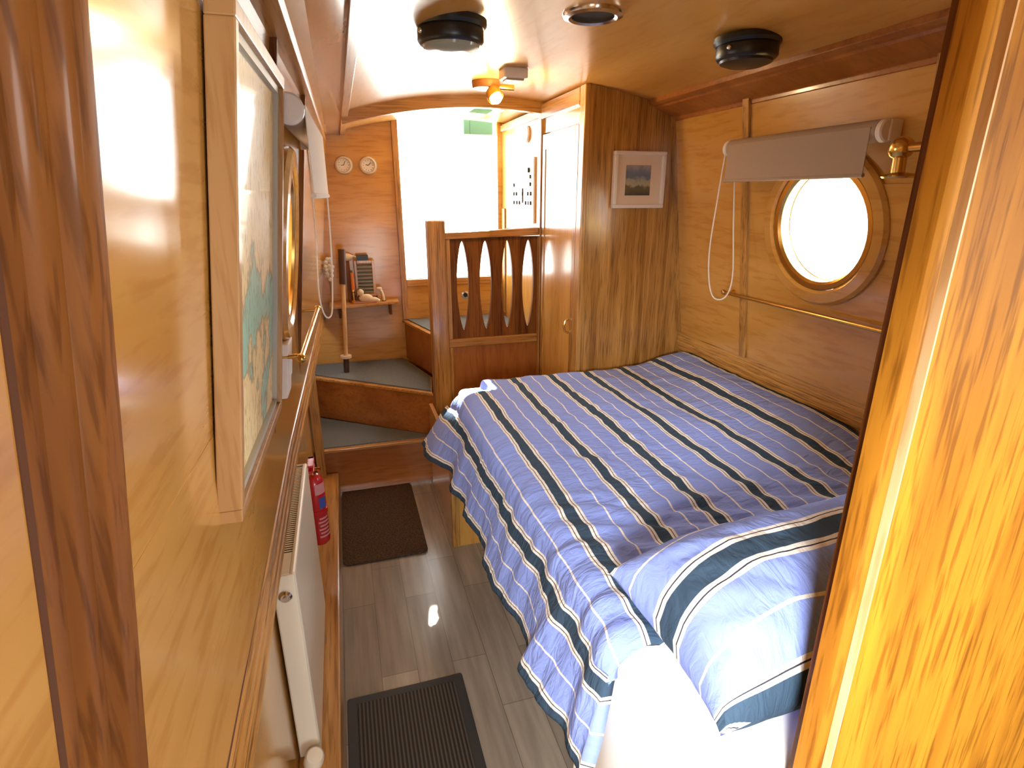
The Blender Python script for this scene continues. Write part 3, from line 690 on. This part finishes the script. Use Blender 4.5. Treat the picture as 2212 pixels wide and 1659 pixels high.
bm = BM(); ball(bm, (.125, 3.66, .985), .030, (1.5, .7, .9)); ball(bm, (.165, 3.655, .975), .024, (1.5, .7, .7)); ball(bm, (.195, 3.655, .968), .014, (1.2, .8, .8)); obj('body', bm, 'shell', t, True)
bm = BM(); ball(bm, (.094, 3.66, 1.022), .021); tube(bm, [(.098, 3.66, 1.0), (.112, 3.66, .99)], .010); obj('head', bm, 'shell', t, True)
bm = BM(); box(bm, .045, .19, 3.635, 3.685, .955, .966); obj('plinth', bm, mat('pinkish_stone', (.45, .22, .15, 1), .6), t, bevel=.002)
t = thing('standing_figurine', 'slim cream bird figurine at the right end of the shelf', 'figurine', (.235, 3.69, .955))
bm = BM(); tube(bm, [(.238, 3.69, .957), (.234, 3.69, .99), (.226, 3.69, 1.02), (.216, 3.69, 1.035)], .008); ball(bm, (.212, 3.69, 1.037), .013, (1.4, .8, .8)); obj('body', bm, 'shell', t, True)
bm = BM(); lathe(bm, [(0, 0), (.016, 0), (.014, .006), (0, .006)], (.238, 3.69, .955), (0, 0, 1)); obj('base', bm, 'dark_z', t, True)
t = thing('candle', 'thin orange candle on the shelf beside the walking stick', 'candle', (.052, 3.70, .955))
bm = BM(); cyl(bm, (.052, 3.70, 1.03), (.052, 3.70, 1.14), .010); obj('wax', bm, 'orange', t, True)
bm = BM(); lathe(bm, [(0, 0), (.02, 0), (.018, .01), (.006, .02), (.006, .06), (.014, .07), (.014, .08), (0, .08)], (.052, 3.70, .955), (0, 0, 1)); obj('holder', bm, 'brass', t, True)
t = thing('shell_bird', 'white shell bird on a wooden stand behind the walking stick handle', 'ornament', (.02, 3.73, .955))
bm = BM(); ball(bm, (.030, 3.73, 1.235), .030, (1.3, .8, .8)); tube(bm, [(.055, 3.74, 1.24), (.072, 3.745, 1.236), (.084, 3.75, 1.230)], .009); ball(bm, (.002, 3.73, 1.228), .014); obj('body', bm, 'shell', t, True)
bm = BM(); box(bm, .018, .044, 3.72, 3.74, .955, 1.212); obj('stand', bm, 'dark_z', t, bevel=.002)
t = thing('white_flower_cluster', 'cluster of white paper flowers against the left end of the shelf', 'flowers', (-.09, 3.68, .955))
bm = BM()
for i in range(26):
    a = i * 2.4; r = .010 * math.sqrt(i); c = Vector((-.085 + r * math.cos(a) * .55, 3.67 + .02 * math.sin(i * 1.3), 1.175 + r * math.sin(a) * 1.35))
    ball(bm, c, .0125, (1, .7, 1), 8)
obj('petals', bm, 'white', t, True)
bm = BM(); tube(bm, [(-.082, 3.68, .955), (-.080, 3.68, 1.04), (-.085, 3.675, 1.12)], .004); obj('stem', bm, 'slate', t, True)
t = thing('walking_stick', 'tall wooden stick with dark handle leaning from the second step to the bulkhead', 'stick', (-.02, 3.57, .545))
bm = BM(); cyl(bm, (-.006, 3.575, 1.09), (.004, 3.60, 1.295), .022); obj('handle', bm, mat('dark_leather', (.055, .016, .007, 1), .5), t, True)
bm = BM(); cyl(bm, (-.030, 3.545, .64), (-.006, 3.575, 1.09), .012); obj('shaft', bm, 'pale_z', t, True)
bm = BM(); lathe(bm, [(0, 0), (.034, 0), (.034, .016), (0, .016)], (-.031, 3.545, .636), (0, 0, 1)); obj('collar', bm, 'shell', t, True)
bm = BM(); cyl(bm, (-.036, 3.54, .545), (-.031, 3.545, .636), .017); obj('tip', bm, mat('dark_ferrule', (.05, .018, .009, 1), .5), t, True)

# ------------------------------------------------------------------ ceiling fittings
def ceiling_vent(x, y, label, lens):
    z = ZC(x); t = thing('mushroom_vent', label, 'vent', (x, y, z), 'black mushroom vents on the ceiling')
    bm = BM(); lathe(bm, [(.095, .004), (.095, -.008), (.088, -.016), (.070, -.018)], (x, y, z), (0, 0, 1), 40); obj('flange', bm, 'black', t, True)
    bm = BM(); lathe(bm, [(.082, -.014), (.086, -.02), (.086, -.044), (.080, -.052), (.074, -.054)], (x, y, z), (0, 0, 1), 40); obj('drum', bm, 'black', t, True)
    bm = BM(); lathe(bm, [(.076, -.05), (.072, -.060), (.05, -.068), (0, -.070)], (x, y, z), (0, 0, 1), 40); obj('cap', bm, lens, t, True)
    for a in (.4, 3.5):
        bm = BM(); ball(bm, (x + .088 * math.cos(a), y + .088 * math.sin(a), z - .03), .007); obj('screw', bm, 'chrome', t, True)
ceiling_vent(.325, 1.645, 'black mushroom vent with a grey glass cap, left on the ceiling', 'lens')
ceiling_vent(1.178, 1.57, 'all black mushroom vent on the ceiling nearest the right cornice', 'black')
x, y = .70, 1.59; z = ZC(x)
t = thing('recessed_vent', 'recessed dark round hole with a chrome ring between the two mushroom vents', 'vent', (x, y, z))
bm = BM(); ring_tube(bm, (x, y, z), (0, 0, -1), .057, [(0, -.002), (0, .010), (.008, .014), (.022, .010), (.026, .002), (.026, -.002)]); obj('chrome_ring', bm, 'chrome', t, True)
bm = BM(); lathe(bm, [(.057, -.003), (0, -.003)], (x, y, z), (0, 0, 1), 40); obj('opening_shade', bm, 'hole', t)  # flat dark disc drawn as the shade inside the hole
t = thing('ceiling_alarm', 'small square cream alarm box on the ceiling beside the lit spotlight', 'alarm', (.695, 2.27, ZC(.7)))
bm = BM(); box(bm, .65, .745, 2.275, 2.36, ZC(.7) - .036, ZC(.7)); obj('body', bm, 'white', t, bevel=.005)
bm = BM(); box(bm, .662, .733, 2.288, 2.348, ZC(.7) - .043, ZC(.7) - .034); obj('cover', bm, mat('taupe_plastic', (.45, .32, .22, 1), .5), t, bevel=.003)
t = thing('ceiling_spotlight', 'lit ceiling spotlight on a round copper base near the far beam', 'lamp', (.66, 2.56, ZC(.66)))
bm = BM(); lathe(bm, [(0, .002), (.058, .002), (.060, -.008), (.056, -.030), (.03, -.036), (0, -.036)], (.65, 2.56, ZC(.65)), (0, 0, 1), 32); obj('base', bm, mat('copper_brown', (.50, .25, .10, 1), .35, .6), t, True)
bm = BM(); lathe(bm, [(.012, 0), (.030, .012), (.036, .05), (.033, .05), (.028, .014)], (.665, 2.53, ZC(.66) - .035), (.25, -.55, -.75), 24); obj('head', bm, 'brass', t, True)
bm = BM(); ball(bm, Vector((.665, 2.53, ZC(.66) - .035)) + Vector((.25, -.55, -.75)).normalized() * .046, .026); obj('bulb', bm, 'bulb', t, True)
bm = BM(); cyl(bm, (.70, 2.56, ZC(.7) - .022), (.77, 2.55, ZC(.75) - .026), .012); obj('arm', bm, 'brass', t, True)
light('spotlight_glow', 'POINT', (.70, 2.45, 1.95), (.7, 2.4, 1), 9, (1, .72, .38), .03)

# ------------------------------------------------------------------ right side: blind, rod, brass lamp
def blind(side, y0, y1, label, cloth, drop_to, cord_far):
    s = -side; roll_cloth = 'blind'; t = thing('roller_blind', label, 'blind', (0, (y0 + y1) / 2, 1.75))
    fx = (lambda z, y: XL(z, y)) if side < 0 else (lambda z, y: XR(z)); zr = 1.765
    t.location.x = fx(zr, (y0 + y1) / 2)
    ca, cb = Vector((fx(zr, y0) + s * .042, y0, zr)), Vector((fx(zr, y1) + s * .042, y1, zr))
    bm = BM(); cyl(bm, ca, cb, .030, 28); obj('roll', bm, roll_cloth, t, True)
    bm = BM(); n = 20; rows = []
    for zz in (zr + .01, zr - .02, drop_to + .02, drop_to):
        rows.append([bm.verts.new((ca.x + (cb.x - ca.x) * i / n + s * .029, y0 + .012 + (y1 - y0 - .024) * i / n, zz)) for i in range(n + 1)])
    for a, b in zip(rows, rows[1:]):
        for i in range(n): bm.faces.new((a[i], a[i + 1], b[i + 1], b[i]))
    o = obj('cloth', bm, cloth, t); sm = o.modifiers.new('solid', 'SOLIDIFY'); sm.thickness = .002
    bm = BM(); box(bm, 0, 0, 0, 0, 0, 0); bm.clear()
    tube(bm, [(ca.x + s * .029, y0 + .01, drop_to), (cb.x + s * .029, y1 - .01, drop_to)], .006); obj('bottom_bar', bm, cloth, t, True)
    for yy, c in ((y0, ca), (y1, cb)):
        bm = BM(); lathe(bm, [(0, 0), (.026, 0), (.030, .004), (.030, .018), (0, .018)], (c.x, c.y - .02 if yy == y0 else c.y + .002, c.z), (0, 1, 0), 24); e = obj('end_cap', bm, 'white', t, True)
        bm = BM(); x0, x1 = sorted((fx(zr, yy) + s * .002, c.x)); q = yy - .024 if yy == y0 else yy + .006
        box(bm, x0, x1, q, q + .016, zr - .026, zr + .028); obj('bracket', bm, 'white', t, bevel=.003)
    # looped cord
    c = cb if cord_far else ca; yy = c.y + .012
    pts = [(c.x + s * .02, yy, zr), (c.x + s * .026, yy + .01, 1.60), (c.x + s * .020, yy + .035, 1.40), (c.x + s * .010, yy + .030, 1.27), (c.x - s * .0, yy, 1.205), (c.x - s * .02, yy - .045, 1.215), (c.x - s * .03, yy - .06, 1.30), (c.x - s * .02, yy - .04, 1.5), (c.x - s * .02, yy - .0, zr)]
    cur = []
    for i in range(len(pts) - 1):
        p0, p1, p2, p3 = [Vector(pts[max(0, min(len(pts) - 1, k))]) for k in (i - 1, i, i + 1, i + 2)]
        for q in range(6):
            u = q / 6; cur.append(.5 * ((2 * p1) + (p2 - p0) * u + (2 * p0 - 5 * p1 + 4 * p2 - p3) * u * u + (3 * p1 - p0 - 3 * p2 + p3) * u ** 3))
    cur.append(Vector(pts[-1]))
    bm = BM(); tube(bm, cur, .0028, 6); obj('cord', bm, 'cord', t, True)
blind(1, 1.30, 1.93, 'taupe roller blind half covering the round window on the right wall', 'blind', 1.652, True)
blind(-1, 1.32, 2.02, 'roller blind over the round window on the left wall, seen edge on', 'blind_sunlit', 1.60, True)
def rod(side, y0, y1, label):
    s = -side; fx = (lambda z, y: XL(z, y)) if side < 0 else (lambda z, y: XR(z)); z = 1.215 if side > 0 else 1.20
    off = .03 if side > 0 else .06
    t = thing('curtain_rod', label, 'rod', (fx(z, y0), (y0 + y1) / 2, z))
    a, b = Vector((fx(z, y0) + s * off, y0, z)), Vector((fx(z, y1) + s * off, y1, z))
    bm = BM(); cyl(bm, a, b, .0075, 14); obj('rod', bm, 'brass', t, True)
    for p in (a, b):
        bm = BM(); ball(bm, p, .012); obj('finial', bm, 'brass', t, True)
        bm = BM(); q = p + Vector((0, .025 if p is a else -.025, 0)); cyl(bm, q, q - Vector((s * off, 0, 0)), .006, 10); lathe(bm, [(0, 0), (.014, 0), (.014, .005), (0, .005)], q - Vector((s * off, 0, 0)), (s, 0, 0), 18); obj('bracket', bm, 'brass', t, True)
rod(1, 1.05, 1.995, 'slim brass rod under the round window on the right wall')
rod(-1, 1.50, 2.20, 'slim brass rod under the round window on the left wall')
t = thing('brass_wall_lamp', 'brass swivel wall lamp arm overlapping the right end of the taupe blind', 'lamp', (1.48, 1.15, 1.70))
lx = 1.415
bm = BM(); ball(bm, (lx, 1.215, 1.715), .030, (1, 1.05, 1)); obj('knuckle', bm, 'brass', t, True)
bm = BM(); cyl(bm, (lx, 1.215, 1.715), (lx, .98, 1.715), .012); obj('arm', bm, 'brass', t, True)
bm = BM(); cyl(bm, (lx, 1.215, 1.712), (lx, 1.212, 1.655), .017); obj('socket', bm, 'brass', t, True)
bm = BM(); lathe(bm, [(0, 0), (.040, 0), (.044, .004), (.036, .010), (.018, .014), (0, .014)], (lx + .01, 1.212, 1.642), (0, 0, 1), 28); obj('flange', bm, 'brass', t, True)
bm = BM(); cyl(bm, (lx, .99, 1.715), (XR(1.715), .99, 1.715), .010); lathe(bm, [(0, 0), (.035, 0), (.03, .01), (0, .012)], (XR(1.715), .99, 1.715), (-1, 0, 0), 24); obj('wall_bracket', bm, 'brass', t, True)

# ------------------------------------------------------------------ left side: chart, switch, radiator, extinguisher
def lpt(y, z, off): return Vector((XL(z, y) + off, y, z))
t = thing('framed_chart', 'tall framed chart in cream and sea green on the left wall', 'picture', (XL(1.15, 1.03), 1.03, 1.15))
FY0, FY1, FZ0, FZ1 = .80, 1.285, 1.145, 1.815
def lbox(bm, y0, y1, z0, z1, o0, o1):
    hexa(bm, [lpt(y0, z0, o0), lpt(y0, z0, o1), lpt(y1, z0, o1), lpt(y1, z0, o0), lpt(y0, z1, o0), lpt(y0, z1, o1), lpt(y1, z1, o1), lpt(y1, z1, o0)])
bm = BM(); fw = .020
for a in ((FY0, FY1, FZ0, FZ0 + fw), (FY0, FY1, FZ1 - fw, FZ1), (FY0, FY0 + fw, FZ0 + fw, FZ1 - fw), (FY1 - fw, FY1, FZ0 + fw, FZ1 - fw)): lbox(bm, a[0], a[1], a[2], a[3], .003, .037)
obj('frame', bm, wood('blond_frame', 2, (.50, .29, .115, 1), (.40, .21, .07, 1), 1, 12, .4, .2, .4, .2), t, bevel=.002)
bm = BM()
for a in ((FY0 + fw, FY1 - fw, FZ0 + fw, FZ0 + fw + .012), (FY0 + fw, FY1 - fw, FZ1 - fw - .012, FZ1 - fw), (FY0 + fw, FY0 + fw + .012, FZ0 + fw, FZ1 - fw), (FY1 - fw - .012, FY1 - fw, FZ0 + fw, FZ1 - fw)): lbox(bm, a[0], a[1], a[2], a[3], .02, .029)
obj('inner_lip', bm, mat('grey_slip', (.42, .42, .38, 1), .4), t)
bm = BM(); lbox(bm, FY0 + .015, FY1 - .015, FZ0 + .015, FZ1 - .015, .010, .020); obj('print', bm, 'chart', t)
bm = BM(); lbox(bm, FY0 + .018, FY1 - .018, FZ0 + .018, FZ1 - .018, .024, .0255); obj('glazing', bm, 'picture_glass', t)
t = thing('light_switch', 'white light switch plate on the left wall below the round window', 'switch', (XL(1.15, 1.56), 1.56, 1.15))
bm = BM(); lbox(bm, 1.52, 1.61, 1.085, 1.235, -.002, .026); obj('plate', bm, 'white', t, bevel=.004)
bm = BM(); lbox(bm, 1.555, 1.575, 1.14, 1.18, .025, .031); obj('rocker', bm, 'white', t, bevel=.002)
RY0, RY1, RX0, RX1, RZ0, RZ1 = 1.24, 1.86, -.234, -.178, .145, .735
t = thing('radiator', 'white panel radiator with a slotted top on the left wall below the dado rail', 'radiator', (-.2, 1.58, .10))
bm = BM(); box(bm, RX1 - .014, RX1, RY0 + .003, RY1, RZ0, RZ1); obj('front_panel', bm, 'cream', t, bevel=.006)
bm = BM(); box(bm, RX0, RX0 + .010, RY0 + .003, RY1, RZ0, RZ1); obj('back_panel', bm, 'cream', t, bevel=.003)
for yy in (RY0, RY1 - .008):
    bm = BM(); box(bm, RX0 + .002, RX1 - .003, yy, yy + .008, RZ0 + .004, RZ1 - .002); e = obj('end_panel', bm, 'cream', t, bevel=.003)
bm = BM(); ns = 48
for i in range(ns):
    y = RY0 + .10 + (RY1 - RY0 - .12) * i / (ns - 1); box(bm, RX0 + .010, RX1 - .014, y - .0028, y + .0028, RZ1 - .0064, RZ1 - .0058)
box(bm, RX0 + .010, RX1 - .014, RY0 + .006, RY0 + .095, RZ1 - .010, RZ1 - .001)
obj('top_grille', bm, 'cream', t)
bm = BM(); box(bm, RX0 + .010, RX1 - .014, RY0 + .012, RY1 - .012, RZ1 - .05, RZ1 - .0065); obj('slot_shade', bm, 'hole', t)  # dark block right under the bars, painted as shade between them
bm = BM(); lathe(bm, [(0, 0), (.015, 0), (.016, .004), (.011, .010), (.006, .010), (.006, .014), (0, .014)], (-.207, RY0, .675), (0, -1, 0), 24); obj('bleed_valve', bm, 'chrome', t, True)
bm = BM(); lathe(bm, [(.012, 0), (.022, .006), (.026, .02), (.025, .05), (.020, .058), (0, .06)], (-.20, RY0 - .03, .15), (.2, -.35, .9), 28); obj('valve_head', bm, 'cream', t, True)
bm = BM(); cyl(bm, (-.20, RY0 + .02, .175), (-.20, RY0 - .03, .145), .009); cyl(bm, (-.20, RY0 - .03, .18), (-.20, RY0 - .03, .03), .010); obj('valve_body', bm, 'brass', t, True)
bm = BM(); tube(bm, [(-.20, RY0 - .03, .14), (-.20, RY0 - .03, .132)], .012); obj('pipe_nut', bm, 'brass', t, True)
ex, ey = -.185, 2.09
t = thing('fire_extinguisher', 'small red fire extinguisher hanging on the left wall beyond the radiator', 'extinguisher', (ex, ey, .27))
bm = BM(); lathe(bm, [(0, 0), (.028, .002), (.036, .012), (.037, .02), (.037, .26), (.034, .285), (.022, .302), (.014, .308), (0, .308)], (ex, ey, .27), (0, 0, 1), 28); obj('cylinder', bm, 'red', t, True)
bm = BM(); cyl(bm, (ex, ey, .575), (ex, ey, .61), .013); cyl(bm, (ex, ey, .595), (ex + .03, ey - .01, .60), .007); obj('valve', bm, 'brass', t, True)
bm = BM(); box(bm, ex - .012, ex + .012, ey - .07, ey + .02, .612, .622); box(bm, ex - .012, ex + .012, ey - .065, ey + .02, .632, .642); box(bm, ex - .012, ex + .012, ey + .0, ey + .02, .60, .642); obj('handle', bm, 'red', t, bevel=.003)
def wrap(bm, z0, z1, a0, a1, r=.0376, n=12):
    q = [[bm.verts.new((ex + r * math.cos(a0 + (a1 - a0) * i / n), ey + r * math.sin(a0 + (a1 - a0) * i / n), z)) for i in range(n + 1)] for z in (z0, z1)]
    for i in range(n): bm.faces.new((q[0][i], q[0][i + 1], q[1][i + 1], q[1][i]))
bm = BM()
for i in range(6): wrap(bm, .31 + i * .016, .318 + i * .016, -1.5 + .12 * (i % 2), -.1 - .1 * (i % 3))
obj('print_lines', bm, 'label', t)
bm = BM(); wrap(bm, .50, .545, -1.5, -.2); obj('label', bm, 'label', t)
bm = BM(); wrap(bm, .438, .485, -1.2, -.4, .0378); obj('blue_mark', bm, 'blue', t)
bm = BM(); ring_tube(bm, (ex, ey, .42), (0, 0, 1), .037, [(0, -.01), (.003, -.01), (.003, .01), (0, .01)]); box(bm, -.242, ex - .036, ey - .012, ey + .012, .40, .44); obj('bracket', bm, 'red', t, True)

# ------------------------------------------------------------------ mats
def rounded(x0, x1, y0, y1, r, n=6):
    p = []
    for cx, cy, a in ((x1 - r, y0 + r, -PI / 2), (x1 - r, y1 - r, 0), (x0 + r, y1 - r, PI / 2), (x0 + r, y0 + r, PI)):
        p += [(cx + r * math.cos(a + PI / 2 * i / n), cy + r * math.sin(a + PI / 2 * i / n)) for i in range(n + 1)]
    return p
bm = BM(); prism(bm, rounded(-.122, .266, 2.275, 2.985 - .02, .03), 0.001, .012)
tag(obj('coir_mat', bm, 'coir', bevel=.003), 'plain brown door mat lying at the foot of the stairs', 'mat')
t = thing('ribbed_mat', 'black ribbed rubber mat with a plain border, near the camera on the floor', 'mat', (.075, 1.2, 0))
bm = BM(); prism(bm, rounded(-.118, .270, .85, 1.533, .008), .001, .008); obj('border', bm, mat('black_rubber', (.03, .033, .035, 1), .6), t, bevel=.002)
bm = BM(); prism(bm, rounded(-.085, .237, .88, 1.50, .004), .008, .013); obj('ribbed_centre', bm, 'ribbed', t)
